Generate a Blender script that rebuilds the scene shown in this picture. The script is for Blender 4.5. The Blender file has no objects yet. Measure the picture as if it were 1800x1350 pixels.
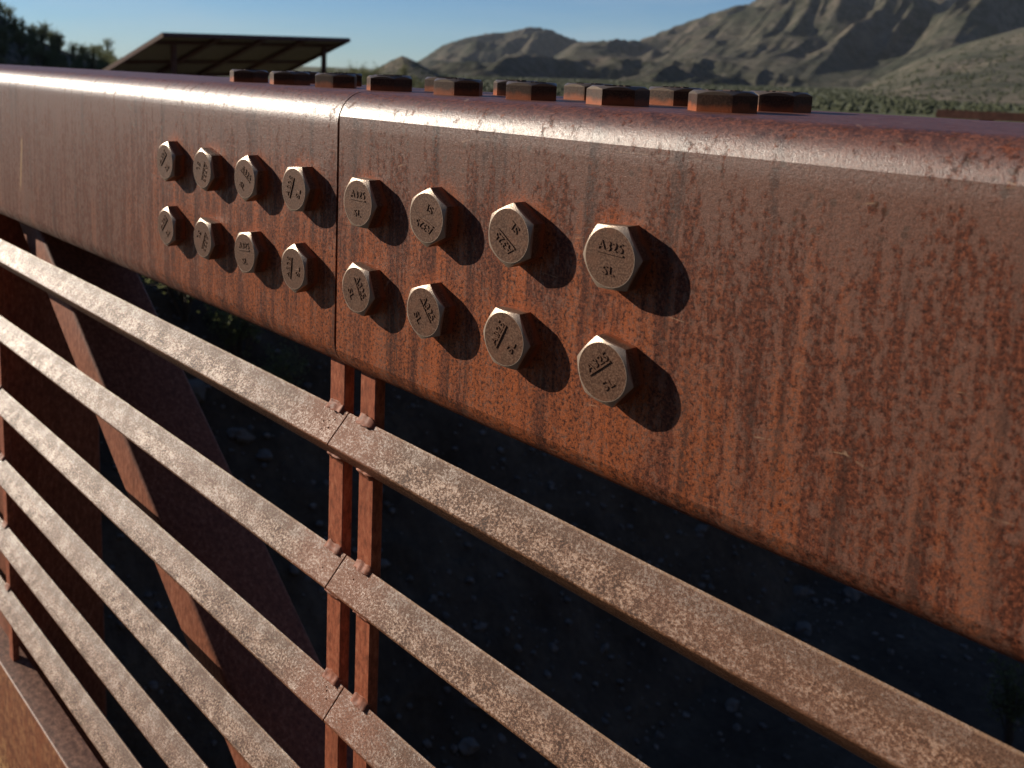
import bpy, bmesh, math, random
import numpy as np
from mathutils import Vector, Matrix, noise as mnoise

scene = bpy.context.scene
COL = scene.collection
R = math.radians
rnd = random.Random(7)

# ------------------------------------------------------------------ camera
cam_d = bpy.data.cameras.new('camera')
cam = bpy.data.objects.new('camera', cam_d)
COL.objects.link(cam)
cam.location = (0.571877, -0.405490, 0.129261)
cam.rotation_euler = (1.412917, -0.033942, 0.844483)
cam_d.sensor_width = 36.0
cam_d.lens = 1609.42 / 1800 * 36
cam_d.shift_x = 0.06899
cam_d.shift_y = -0.16391
cam_d.clip_start = 0.01
cam_d.clip_end = 20000
cam_d.dof.use_dof = True
cam_d.dof.focus_distance = 0.62
cam_d.dof.aperture_fstop = 13.0
scene.camera = cam

# ------------------------------------------------------------------ light
SUN_TO = Vector((-26.9, -12.0, 11.3)).normalized()      # towards the sun
sun_elev = math.asin(SUN_TO.z)
sun_rot = math.atan2(SUN_TO.x, SUN_TO.y)
world = bpy.data.worlds.new('World')
scene.world = world
world.use_nodes = True
wn = world.node_tree
bg = wn.nodes['Background']
sky = wn.nodes.new('ShaderNodeTexSky')
sky.sky_type = 'NISHITA'
sky.sun_disc = False
sky.sun_elevation = sun_elev
sky.sun_rotation = sun_rot
sky.altitude = 1200
sky.air_density = 1.0
sky.dust_density = 0.0
sky.ozone_density = 4.0
tint = wn.nodes.new('ShaderNodeMix')
tint.data_type = 'RGBA'
tint.blend_type = 'MULTIPLY'
tint.inputs[0].default_value = 1.0
tint.inputs[7].default_value = (.75, .96, 1.20, 1)
wn.links.new(sky.outputs[0], tint.inputs[6])
# thin high cloud
wtc = wn.nodes.new('ShaderNodeTexCoord')
wmp = wn.nodes.new('ShaderNodeMapping')
wmp.inputs['Scale'].default_value = (2.2, 2.2, 16)
wnz = wn.nodes.new('ShaderNodeTexNoise')
wnz.inputs['Scale'].default_value = 1.6
wnz.inputs['Detail'].default_value = 5
wrg = wn.nodes.new('ShaderNodeMapRange')
wrg.inputs['From Min'].default_value = .46
wrg.inputs['From Max'].default_value = .72
wrg.inputs['To Max'].default_value = .18
cl = wn.nodes.new('ShaderNodeMix')
cl.data_type = 'RGBA'
cl.inputs[7].default_value = (7.2, 7.8, 8.4, 1)
wn.links.new(wtc.outputs['Generated'], wmp.inputs[0])
wn.links.new(wmp.outputs[0], wnz.inputs['Vector'])
wn.links.new(wnz.outputs['Fac'], wrg.inputs[0])
wn.links.new(wrg.outputs[0], cl.inputs[0])
wn.links.new(tint.outputs[2], cl.inputs[6])
wn.links.new(cl.outputs[2], bg.inputs['Color'])
bg.inputs['Strength'].default_value = 0.05

sun_d = bpy.data.lights.new('sun', 'SUN')
sun_d.energy = 5.0
sun_d.angle = R(0.5)
sun_d.color = (1.0, 0.88, 0.72)
sun = bpy.data.objects.new('sun', sun_d)
sun.rotation_euler = SUN_TO.to_track_quat('Z', 'Y').to_euler()
COL.objects.link(sun)

scene.render.engine = 'CYCLES'
scene.view_settings.view_transform = 'Standard'
scene.view_settings.look = 'None'
scene.view_settings.gamma = 1.0
scene.view_settings.exposure = 0.6
scene.view_settings.use_curve_mapping = False

# ------------------------------------------------------------------ helpers
def link_obj(name, me, mat=None, parent=None):
    o = bpy.data.objects.new(name, me)
    COL.objects.link(o)
    if mat is not None and me is not None and len(me.materials) == 0:
        me.materials.append(mat)
    if parent is not None:
        o.parent = parent
    return o

def mesh_from(name, verts, faces, smooth=False, sharp=None):
    me = bpy.data.meshes.new(name)
    me.from_pydata([tuple(v) for v in verts], [], [tuple(f) for f in faces])
    me.update()
    if smooth:
        me.polygons.foreach_set('use_smooth', [True] * len(me.polygons))
        if sharp is not None:
            me.set_sharp_from_angle(angle=R(sharp))
    return me

def thing(name, label, cat, loc=(0, 0, 0), rotz=0.0, group=None):
    o = bpy.data.objects.new(name, None)
    COL.objects.link(o)
    o.location = loc
    o.rotation_euler = (0, 0, rotz)
    o.empty_display_size = 0.1
    o['label'] = label
    o['category'] = cat
    if group:
        o['group'] = group
    return o

def tag(o, label, cat, group=None):
    o['label'] = label
    o['category'] = cat
    if group:
        o['group'] = group
    return o

def prism_x(profile, x0, x1, xs=None):
    """profile: closed list of (y, z), extruded along X with capped ends."""
    n = len(profile)
    xs = xs or [x0, x1]
    v, f = [], []
    for x in xs:
        v += [(x, y, z) for y, z in profile]
    for k in range(len(xs) - 1):
        for i in range(n):
            j = (i + 1) % n
            f.append((k * n + i, (k + 1) * n + i, (k + 1) * n + j, k * n + j))
    f.append(tuple(range(n)))
    b = (len(xs) - 1) * n
    f.append(tuple(b + i for i in reversed(range(n))))
    return v, f

def fix_normals(me):
    bm = bmesh.new(); bm.from_mesh(me)
    bmesh.ops.recalc_face_normals(bm, faces=bm.faces)
    bm.to_mesh(me); bm.free()
    return me

def box_mesh(name, x0, x1, y0, y1, z0, z1, bevel=0.0, seg=2):
    bm = bmesh.new()
    bmesh.ops.create_cube(bm, size=1)
    for v in bm.verts:
        v.co = Vector(((x0 + x1) / 2 + v.co.x * (x1 - x0), (y0 + y1) / 2 + v.co.y * (y1 - y0), (z0 + z1) / 2 + v.co.z * (z1 - z0)))
    if bevel:
        bmesh.ops.bevel(bm, geom=bm.edges[:], offset=bevel, segments=seg, affect='EDGES', profile=0.5)
    me = bpy.data.meshes.new(name)
    bm.to_mesh(me); bm.free()
    if bevel:
        me.polygons.foreach_set('use_smooth', [True] * len(me.polygons))
        me.set_sharp_from_angle(angle=R(40))
    return me

# ------------------------------------------------------------------ material helpers
class NT:
    def __init__(self, name):
        self.mat = bpy.data.materials.new(name)
        self.mat.use_nodes = True
        self.t = self.mat.node_tree
        self.b = self.t.nodes['Principled BSDF']
    def n(self, typ, **kw):
        nd = self.t.nodes.new(typ)
        for k, v in kw.items():
            setattr(nd, k, v)
        return nd
    def l(self, a, b):
        self.t.links.new(a, b)
    def val(self, sock, v):
        if hasattr(v, 'is_output') or isinstance(v, bpy.types.NodeSocket):
            self.l(v, sock)
        else:
            sock.default_value = v
    def coord(self, rand=0.0):
        tc = self.n('ShaderNodeTexCoord')
        if not rand:
            return tc.outputs['Object']
        oi = self.n('ShaderNodeObjectInfo')
        m = self.math('MULTIPLY', oi.outputs['Random'], rand)
        a = self.n('ShaderNodeVectorMath', operation='ADD')
        self.l(tc.outputs['Object'], a.inputs[0]); self.l(m, a.inputs[1])
        return a.outputs[0]
    def scale(self, vec, s):
        m = self.n('ShaderNodeMapping')
        self.l(vec, m.inputs['Vector'])
        m.inputs['Scale'].default_value = s
        return m.outputs[0]
    def noise(self, vec, scale, detail=4.0, rough=0.55, dist=0.0, out='Fac'):
        nd = self.n('ShaderNodeTexNoise')
        self.l(vec, nd.inputs['Vector'])
        nd.inputs['Scale'].default_value = scale
        nd.inputs['Detail'].default_value = detail
        nd.inputs['Roughness'].default_value = rough
        nd.inputs['Distortion'].default_value = dist
        return nd.outputs[out]
    def ramp(self, fac, stops, interp='LINEAR'):
        nd = self.n('ShaderNodeValToRGB')
        cr = nd.color_ramp
        cr.interpolation = interp
        while len(cr.elements) < len(stops):
            cr.elements.new(0.5)
        for e, (p, c) in zip(cr.elements, stops):
            e.position = p
            e.color = c if len(c) == 4 else (*c, 1)
        self.l(fac, nd.inputs[0])
        return nd.outputs[0]
    def step(self, fac, a, b):
        nd = self.n('ShaderNodeMapRange')
        nd.interpolation_type = 'SMOOTHSTEP'
        self.val(nd.inputs['Value'], fac)
        nd.inputs['From Min'].default_value = a
        nd.inputs['From Max'].default_value = b
        return nd.outputs[0]
    def math(self, op, a, b=0.0, clamp=False):
        nd = self.n('ShaderNodeMath', operation=op)
        nd.use_clamp = clamp
        self.val(nd.inputs[0], a); self.val(nd.inputs[1], b)
        return nd.outputs[0]
    def mix(self, fac, a, b, blend='MIX'):
        nd = self.n('ShaderNodeMix', data_type='RGBA')
        nd.blend_type = blend
        self.val(nd.inputs[0], fac)
        for s, v in ((nd.inputs[6], a), (nd.inputs[7], b)):
            self.val(s, v if not isinstance(v, tuple) or len(v) == 4 else (*v, 1))
        return nd.outputs[2]
    def sep(self, vec):
        nd = self.n('ShaderNodeSeparateXYZ')
        self.l(vec, nd.inputs[0])
        return nd.outputs
    def bump(self, h, strength, dist, prev=None):
        nd = self.n('ShaderNodeBump')
        nd.inputs['Strength'].default_value = strength
        nd.inputs['Distance'].default_value = dist
        self.l(h, nd.inputs['Height'])
        if prev is not None:
            self.l(prev, nd.inputs['Normal'])
        return nd.outputs[0]

DK = (0.034, 0.013, 0.009)
MID = (0.128, 0.038, 0.020)
ORG = (0.300, 0.082, 0.026)
LIL = (0.160, 0.083, 0.060)

def mat_chord():
    m = NT('weathered_chord_steel')
    p = m.coord()
    streak = m.noise(m.scale(p, (1, 1, .07)), 95, 6, .60)
    streak2 = m.noise(m.scale(p, (1, 1, .10)), 30, 4, .55)
    blotch = m.noise(m.scale(p, (1, 1, .5)), 60, 9, .72)
    mott = m.noise(m.scale(p, (1, 1, .9)), 480, 6, .74)
    mott2 = m.noise(m.scale(p, (1, 1, .6)), 230, 7, .76)
    fine = m.noise(p, 1700, 3, .65)
    x, y, z = m.sep(p)
    c = m.ramp(mott, [(.40, DK), (.475, (.085, .029, .018)), (.53, MID), (.60, (.195, .064, .034))])
    up = m.step(z, -.01, .085)
    away = m.step(m.math('ABSOLUTE', x), .16, .50)
    dry = m.math('MAXIMUM', up, m.math('MULTIPLY', away, .55))
    g = m.math('ADD', m.math('ADD', m.math('MULTIPLY', blotch, .30), m.math('MULTIPLY', mott2, .70)), m.math('MULTIPLY', dry, .075))
    g = m.math('ADD', g, m.math('MULTIPLY', m.math('SUBTRACT', streak, .5), .45))
    g = m.math('ADD', g, m.math('MULTIPLY', m.step(z, .06, .088), .040))
    topf = m.step(z, .100, .1095)
    gm = m.math('MULTIPLY', m.step(g, .50, .585), m.math('SUBTRACT', 1.0, m.math('MULTIPLY', topf, .65)))
    c = m.mix(m.math('MULTIPLY', gm, .70), c, LIL)
    near = m.math('SUBTRACT', 1.0, m.step(m.math('ABSOLUTE', x), .20, .55))
    low = m.math('SUBTRACT', 1.0, m.step(z, .02, .075))
    wet = m.math('MULTIPLY', m.math('MULTIPLY', near, low), .085)
    lowall = m.math('MULTIPLY', m.math('SUBTRACT', 1.0, m.step(z, -.09, .03)), .035)
    so = m.math('ADD', m.math('ADD', m.math('MULTIPLY', streak, .50), m.math('MULTIPLY', streak2, .38)), m.math('MULTIPLY', mott2, .12))
    so = m.math('ADD', m.math('ADD', so, wet), lowall)
    om = m.math('MULTIPLY', m.math('MULTIPLY', m.step(so, .545, .645), m.math('SUBTRACT', 1.0, m.math('MULTIPLY', m.step(z, .02, .09), .8))), m.step(mott, .41, .54))
    om = m.math('MULTIPLY', om, m.math('SUBTRACT', 1.0, m.math('MULTIPLY', away, .50)))
    c = m.mix(m.math('MULTIPLY', om, .85), c, ORG)
    # rust halo round each bolt and the run below it
    ax = m.math('ABSOLUTE', x)
    cell = m.math('FLOOR', m.math('DIVIDE', m.math('SUBTRACT', ax, .00443), .0762))
    cell = m.math('MINIMUM', m.math('MAXIMUM', cell, 0.0), 3.0)
    dx = m.math('ABSOLUTE', m.math('SUBTRACT', m.math('SUBTRACT', ax, .04253), m.math('MULTIPLY', cell, .0762)))
    dz = m.math('SUBTRACT', m.math('ABSOLUTE', z), .03225)
    rad = m.math('SQRT', m.math('ADD', m.math('MULTIPLY', dx, dx), m.math('MULTIPLY', dz, dz)))
    jit = m.math('MULTIPLY', m.math('SUBTRACT', streak2, .5), .030)
    halo = m.math('SUBTRACT', 1.0, m.step(m.math('ADD', rad, jit), .0175, .0300))
    run = m.math('MULTIPLY', m.math('SUBTRACT', 1.0, m.step(m.math('ADD', dx, jit), .004, .016)), m.math('MULTIPLY', m.step(z, .030, .010), m.step(streak, .44, .58)))
    run = m.math('MULTIPLY', run, m.math('SUBTRACT', 1.0, m.step(ax, .285, .300)))
    hz = m.math('MAXIMUM', m.math('MULTIPLY', halo, .75), m.math('MULTIPLY', run, .80))
    hz = m.math('MULTIPLY', hz, m.math('LESS_THAN', m.math('ABSOLUTE', m.sep(p)[1]), .004))
    c = m.mix(m.math('MULTIPLY', hz, m.step(mott, .38, .52)), c, (.30, .078, .024))
    # one pale scrape at the left end
    sx = m.math('ABSOLUTE', m.math('ADD', m.math('SUBTRACT', x, m.math('MULTIPLY', z, .19)), .7328))
    scr = m.math('MULTIPLY', m.math('SUBTRACT', 1.0, m.step(m.math('ADD', sx, m.math('MULTIPLY', m.math('SUBTRACT', mott, .5), .004)), .0010, .0030)), m.math('MULTIPLY', m.step(z, -.060, -.040), m.math('SUBTRACT', 1.0, m.step(z, .012, .026))))
    c = m.mix(m.math('MULTIPLY', scr, .8), c, (.42, .27, .13))
    dm = m.step(m.noise(m.scale(p, (1, 1, .06)), 75, 3, .5), .54, .66)
    c = m.mix(m.math('MULTIPLY', m.math('MULTIPLY', dm, m.step(mott2, .42, .55)), .7), c, DK)
    # dark rust freckles
    vo = m.n('ShaderNodeTexVoronoi')
    m.l(m.scale(p, (1, 1, .85)), vo.inputs['Vector'])
    vo.inputs['Scale'].default_value = 170
    vo.inputs['Randomness'].default_value = 1.0
    spot = m.math('MULTIPLY', m.math('SUBTRACT', 1.0, m.step(vo.outputs['Distance'], .18, .36)), m.step(m.noise(p, 34, 4, .6), .46, .60))
    c = m.mix(m.math('MULTIPLY', m.math('MULTIPLY', spot, m.math('ADD', .30, m.math('MULTIPLY', up, .65))), .85), c, (.060, .024, .012))
    c = m.mix(1.0, c, m.ramp(fine, [(.38, (.45, .45, .45)), (.50, (.95, .95, .95)), (.64, (1.35, 1.3, 1.25))]), 'MULTIPLY')
    sc = m.n('ShaderNodeTexVoronoi', feature='DISTANCE_TO_EDGE')
    mp = m.n('ShaderNodeMapping'); m.l(p, mp.inputs['Vector'])
    mp.inputs['Rotation'].default_value = (0, .12, 0); mp.inputs['Scale'].default_value = (2.0, 1, 11)
    m.l(mp.outputs[0], sc.inputs['Vector']); sc.inputs['Scale'].default_value = 1.3
    sm = m.math('MULTIPLY', m.math('LESS_THAN', sc.outputs['Distance'], .0028), m.step(m.noise(p, 60, 4), .57, .66))
    c = m.mix(m.math('MULTIPLY', sm, .5), c, (.38, .24, .15))
    m.l(c, m.b.inputs['Base Color'])
    rg = m.math('ADD', m.math('MULTIPLY', gm, -.12), m.math('ADD', .50, m.math('MULTIPLY', m.math('SUBTRACT', mott, .5), .45)))
    rg = m.math('ADD', rg, m.math('MULTIPLY', spot, .15))
    m.l(rg, m.b.inputs['Roughness'])
    rub = m.math('MULTIPLY', m.step(z, .080, .090), m.math('SUBTRACT', 1.0, m.step(z, .1065, .1095)))
    m.l(m.math('ADD', m.math('ADD', .15, m.math('MULTIPLY', gm, .26)), m.math('MULTIPLY', rub, m.math('ADD', .12, m.math('MULTIPLY', gm, .45)))), m.b.inputs['Specular IOR Level'])
    b1 = m.bump(mott, .40, .0007)
    b2 = m.bump(fine, .55, .00030, b1)
    m.l(b2, m.b.inputs['Normal'])
    return m.mat

def mat_rail():
    m = NT('weathered_rail_steel')
    p = m.coord(3.0)
    mott = m.noise(m.scale(p, (.85, 1, 1)), 560, 6, .75)
    patch = m.noise(p, 60, 6, .68)
    big = m.noise(m.scale(p, (.5, 1, 1)), 9, 4, .6)
    fine = m.noise(p, 1500, 3, .65)
    f = m.math('ADD', m.math('MULTIPLY', mott, .72), m.math('MULTIPLY', patch, .28))
    c = m.ramp(f, [(.42, (.045, .019, .010)), (.465, (.100, .044, .022)), (.51, (.165, .077, .040)), (.58, (.290, .158, .086))])
    x, y, z = m.sep(m.n('ShaderNodeTexCoord').outputs['Object'])
    c = m.mix(m.math('MULTIPLY', m.step(big, .46, .62), .6), c, (.135, .060, .034))
    # darker towards the back toe, with a pale line along its edge
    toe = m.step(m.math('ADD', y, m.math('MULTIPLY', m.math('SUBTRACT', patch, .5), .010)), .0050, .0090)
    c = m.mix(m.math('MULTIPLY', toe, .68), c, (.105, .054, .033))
    c = m.mix(m.math('MULTIPLY', m.step(y, .0136, .0145), .6), c, (.30, .185, .115))
    endm = m.math('SUBTRACT', 1.0, m.step(m.math('ADD', m.math('ABSOLUTE', x), m.math('MULTIPLY', m.math('SUBTRACT', patch, .5), .08)), .02, .09))
    c = m.mix(m.math('MULTIPLY', endm, .5), c, (.235, .078, .036))
    c = m.mix(1.0, c, m.ramp(fine, [(.38, (.5, .5, .5)), (.5, (.95, .95, .95)), (.64, (1.3, 1.25, 1.2))]), 'MULTIPLY')
    m.l(c, m.b.inputs['Base Color'])
    pale = m.step(f, .48, .57)
    m.l(m.math('SUBTRACT', .48, m.math('MULTIPLY', pale, .17)), m.b.inputs['Roughness'])
    m.l(m.math('ADD', .16, m.math('MULTIPLY', pale, .38)), m.b.inputs['Specular IOR Level'])
    b1 = m.bump(mott, .6, .0010)
    b2 = m.bump(fine, .8, .0004, b1)
    m.l(b2, m.b.inputs['Normal'])
    return m.mat

def mat_post(name, a, b, c2, rand=5.0, rough=.6):
    m = NT(name)
    p = m.coord(rand)
    mott = m.noise(m.scale(p, (1, 1, .5)), 200, 5, .65)
    st = m.noise(m.scale(p, (1, 1, .12)), 60, 4, .55)
    fine = m.noise(p, 1200, 3, .6)
    c = m.ramp(mott, [(.34, a), (.52, b), (.70, c2)])
    c = m.mix(m.math('MULTIPLY', m.step(st, .5, .7), .5), c, a)
    c = m.mix(.3, c, m.ramp(fine, [(.3, (.35, .35, .35)), (.7, (1, 1, 1))]), 'MULTIPLY')
    m.l(c, m.b.inputs['Base Color'])
    m.b.inputs['Roughness'].default_value = rough
    m.b.inputs['Specular IOR Level'].default_value = .25
    m.l(m.bump(fine, .4, .0003, m.bump(mott, .35, .0008)), m.b.inputs['Normal'])
    return m.mat

def mat_bolt(name, k):
    m = NT(name)
    p = m.coord(2.0)
    tc = m.n('ShaderNodeTexCoord').outputs['Object']
    x, y, z = m.sep(tc)
    mott = m.noise(p, 900, 5, .7)
    patch = m.noise(p, 110, 4, .55)
    fine = m.noise(p, 2200, 2, .6)
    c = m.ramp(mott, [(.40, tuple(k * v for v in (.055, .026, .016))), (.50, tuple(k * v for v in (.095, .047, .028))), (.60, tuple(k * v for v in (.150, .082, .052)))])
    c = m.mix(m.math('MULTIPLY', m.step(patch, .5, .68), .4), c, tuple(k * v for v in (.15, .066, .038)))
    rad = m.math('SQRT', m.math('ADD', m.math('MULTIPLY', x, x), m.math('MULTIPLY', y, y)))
    worn_glint = m.math('MULTIPLY', m.step(rad, .01625, .0164), m.step(z, .0093, .0103))
    c = m.mix(m.math('MULTIPLY', worn_glint, .65), c, tuple(k * v for v in (.42, .34, .27)))  # chamfer paler: worn steel plus its bright glint put into the colour
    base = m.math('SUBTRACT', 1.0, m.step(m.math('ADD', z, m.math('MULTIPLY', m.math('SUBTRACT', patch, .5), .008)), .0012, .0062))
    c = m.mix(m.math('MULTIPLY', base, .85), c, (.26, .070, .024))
    m.l(c, m.b.inputs['Base Color'])
    m.l(m.math('SUBTRACT', m.math('ADD', .36, m.math('MULTIPLY', mott, .22)), m.math('MULTIPLY', worn_glint, .10)), m.b.inputs['Roughness'])
    m.l(m.math('ADD', .05, m.math('MULTIPLY', worn_glint, .4)), m.b.inputs['Metallic'])
    m.b.inputs['Specular IOR Level'].default_value = .22
    m.l(m.bump(fine, .35, .0002, m.bump(mott, .4, .0005)), m.b.inputs['Normal'])
    return m.mat

def mat_simple(name, stops, scale, rough=.85, detail=5, bump=.3, bdist=.02, vscale=(1, 1, 1), rand=0.0, spec=.3):
    m = NT(name)
    p = m.coord(rand)
    p = m.scale(p, vscale)
    n1 = m.noise(p, scale, detail, .65)
    c = m.ramp(n1, stops)
    m.l(c, m.b.inputs['Base Color'])
    m.b.inputs['Roughness'].default_value = rough
    m.b.inputs['Specular IOR Level'].default_value = spec
    if bump:
        m.l(m.bump(n1, bump, bdist), m.b.inputs['Normal'])
    return m.mat

def mat_toe(name, a, b, c2):
    m = NT(name)
    p = m.coord()
    mott = m.noise(m.scale(p, (.8, 1, .7)), 120, 6, .7)
    st = m.noise(m.scale(p, (1, 1, .25)), 30, 5, .6, 1.5)
    fine = m.noise(p, 1200, 3, .6)
    x, y, z = m.sep(p)
    c = m.ramp(mott, [(.38, a), (.50, b), (.62, c2)])
    c = m.mix(m.math('MULTIPLY', m.step(st, .50, .62), .6), c, (.20, .062, .026))
    low = m.math('SUBTRACT', 1.0, m.step(m.math('ADD', z, m.math('MULTIPLY', m.math('SUBTRACT', st, .5), .12)), -1.09, -1.0))
    c = m.mix(m.math('MULTIPLY', low, m.math('MULTIPLY', m.step(mott, .42, .54), .8)), c, (.42, .25, .11))
    top = m.ramp(mott, [(.40, (.070, .032, .022)), (.50, (.125, .060, .042)), (.60, (.19, .10, .068))])
    c = m.mix(m.step(z, -.8700, -.8690), c, top)
    c = m.mix(1.0, c, m.ramp(fine, [(.38, (.5, .5, .5)), (.5, (.95, .95, .95)), (.64, (1.25, 1.2, 1.2))]), 'MULTIPLY')
    m.l(c, m.b.inputs['Base Color'])
    m.b.inputs['Roughness'].default_value = .5
    m.b.inputs['Specular IOR Level'].default_value = .3
    m.l(m.bump(fine, .4, .0003, m.bump(mott, .4, .001)), m.b.inputs['Normal'])
    return m.mat

M_CHORD = mat_chord()
M_RAIL = mat_rail()
M_POST = mat_post('rusty_post_steel', (.15, .045, .022), (.31, .088, .042), (.40, .15, .078))
M_BRACE = mat_post('rusty_brace_steel', (.135, .043, .022), (.235, .078, .040), (.31, .13, .078))
M_WELD = mat_post('weld_rust', (.11, .034, .017), (.225, .066, .030), (.31, .115, .062), 2.0, .6)
M_TOE = mat_toe('toe_plate_steel', (.110, .040, .020), (.205, .080, .038), (.29, .14, .065))
M_BOLT = mat_bolt('rusted_bolt_steel', 1.0)
M_BOLT_TOP = mat_bolt('shade_darkened_bolt_steel', .42)  # copy for top bolts: own brown-red tone plus near-side shade in the colour
M_HOLE = mat_simple('hole_shadow', [(.3, (.01, .008, .007)), (.7, (.02, .015, .012))], 300, .9, bump=0)

# ------------------------------------------------------------------ terrain noise
def fbm(x, y, scale, octv=5, seed=0.0, ridged=False):
    out = np.zeros_like(x, dtype=float)
    amp, tot = 1.0, 0.0
    for o in range(octv):
        f = scale * 2 ** o
        n = vnoise(x * f + seed * 17.3 + o * 31.7, y * f - seed * 9.1 + o * 11.9)
        if ridged:
            n = 1 - np.abs(2 * n - 1)
        out += amp * n; tot += amp
        amp *= .5
    return out / tot

_perm = np.random.RandomState(3).rand(256, 256)
def vnoise(x, y):
    xi = np.floor(x).astype(int); yi = np.floor(y).astype(int)
    fx = x - xi; fy = y - yi
    fx = fx * fx * fx * (fx * (fx * 6 - 15) + 10); fy = fy * fy * fy * (fy * (fy * 6 - 15) + 10)
    a = _perm[xi % 256, yi % 256]; b = _perm[(xi + 1) % 256, yi % 256]
    c = _perm[xi % 256, (yi + 1) % 256]; d = _perm[(xi + 1) % 256, (yi + 1) % 256]
    return (a * (1 - fx) + b * fx) * (1 - fy) + (c * (1 - fx) + d * fx) * fy

def sstep(a, b, x):
    t = np.clip((x - a) / (b - a), 0, 1)
    return t * t * (3 - 2 * t)

CX, CY, CZ = cam.location
def ground_z(x, y):
    x = np.asarray(x, float); y = np.asarray(y, float)
    r = np.hypot(x, y)
    wob = 1.0 * (fbm(x, y, .22, 3, 1) - .5) + .25 * (fbm(x, y, 1.1, 3, 2) - .5)
    xb = x + wob
    floor = -4.5 + .12 * (fbm(x, y, .5, 4, 5) - .5)
    left = -4.5 + np.clip((-2.8 - xb), 0, 3.3) * 1.02
    rough = (.30 * (fbm(x, y, .9, 5, 3) - .5) + .16 * (fbm(x, y, 3.2, 4, 8, True) - .6)) * sstep(-2.4, -3.6, xb)
    left = left + rough
    plate = -1.25 - 2.0 * sstep(8, 40, -x) + .1 * (fbm(x, y, .3, 3, 4) - .5)
    zl = np.minimum(left, plate)
    right = -4.5 + np.clip((x - 7.5 + wob), 0, 3.3) * .8
    zz = np.where(xb < -2.8, np.maximum(zl, floor - .02), np.maximum(floor, np.minimum(right, -1.4 + .1 * wob)))
    w = sstep(30, 75, r)
    plain = -3.3 + .5 * (fbm(x, y, .02, 4, 6) - .5)
    return zz * (1 - w) + plain * w

def polar_mesh(name, az, rr, zf, mat, kind='structure'):
    A, RR = np.meshgrid(az, rr, indexing='ij')
    X = CX - np.sin(np.radians(A)) * RR
    Y = CY + np.cos(np.radians(A)) * RR
    Z = zf(A, RR, X, Y)
    na, nr = A.shape
    v = np.stack([X.ravel(), Y.ravel(), Z.ravel()], 1)
    i, j = np.meshgrid(np.arange(na - 1), np.arange(nr - 1), indexing='ij')
    i = i.ravel(); j = j.ravel()
    f = np.stack([i * nr + j, i * nr + j + 1, (i + 1) * nr + j + 1, (i + 1) * nr + j], 1)
    me = bpy.data.meshes.new(name)
    me.from_pydata(v.tolist(), [], f.tolist())
    me.polygons.foreach_set('use_smooth', [True] * len(me.polygons))
    me.update()
    fix_normals(me)
    o = link_obj(name, me, mat)
    if kind:
        o['kind'] = kind
    return o

# ground material: stony soil, drier and greener out on the plain
def mat_ground():
    m = NT('desert_ground')
    p = m.coord()
    n1 = m.noise(p, 1.1, 6, .65)
    n2 = m.noise(p, 14, 6, .7)
    c = m.ramp(n1, [(.3, (.040, .030, .022)), (.5, (.072, .055, .040)), (.7, (.115, .090, .066))])
    c = m.mix(.55, c, m.ramp(n2, [(.3, (.25, .25, .26)), (.68, (1, 1, 1))]), 'MULTIPLY')
    ln = m.n('ShaderNodeVectorMath', operation='LENGTH'); m.l(p, ln.inputs[0])
    far = m.step(ln.outputs['Value'], 25, 120)
    g1 = m.noise(p, .12, 7, .7)
    green = m.ramp(g1, [(.36, (.055, .064, .030)), (.50, (.090, .094, .050)), (.66, (.13, .122, .075))])
    c = m.mix(far, c, green)
    m.l(c, m.b.inputs['Base Color'])
    m.b.inputs['Roughness'].default_value = .95
    m.b.inputs['Specular IOR Level'].default_value = .15
    m.l(m.bump(n2, .8, .04), m.b.inputs['Normal'])
    return m.mat
M_GROUND = mat_ground()

az = np.concatenate([np.arange(-150, 5, 3.0), np.arange(5, 90, .30), np.arange(90, 211, 3.0)])
rr = np.concatenate([np.exp(np.linspace(math.log(.8), math.log(3.5), 30)), np.exp(np.linspace(math.log(3.55), math.log(14), 150)), np.exp(np.linspace(math.log(14.3), math.log(4600), 190))])
polar_mesh('ground', az, rr, lambda A, RR, X, Y: ground_z(X, Y), M_GROUND)

def mat_mountain(name, k=1.0, sc=1.0):
    m = NT(name)
    p = m.coord()
    n1 = m.noise(p, .010 * sc, 6, .65)
    n2 = m.noise(p, .075 * sc, 7, .75)
    c = m.ramp(n1, [(.36, (.066 * k, .069 * k, .050 * k)), (.50, (.108 * k, .098 * k, .076 * k)), (.64, (.165 * k, .136 * k, .106 * k))])
    c = m.mix(.75, c, m.ramp(n2, [(.42, (.30, .36, .30)), (.56, (1.1, 1.1, 1.1))]), 'MULTIPLY')
    m.l(c, m.b.inputs['Base Color'])
    m.b.inputs['Roughness'].default_value = 1
    m.b.inputs['Specular IOR Level'].default_value = .05
    m.l(m.bump(n2, 1.0, 5 / sc), m.b.inputs['Normal'])
    return m.mat
M_MT = mat_mountain('desert_mountain', .82)
M_HILL = mat_mountain('green_slope', 1.15, 2.5)
M_HILL2 = mat_mountain('brushy_hill', 1.4, 14)

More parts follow.
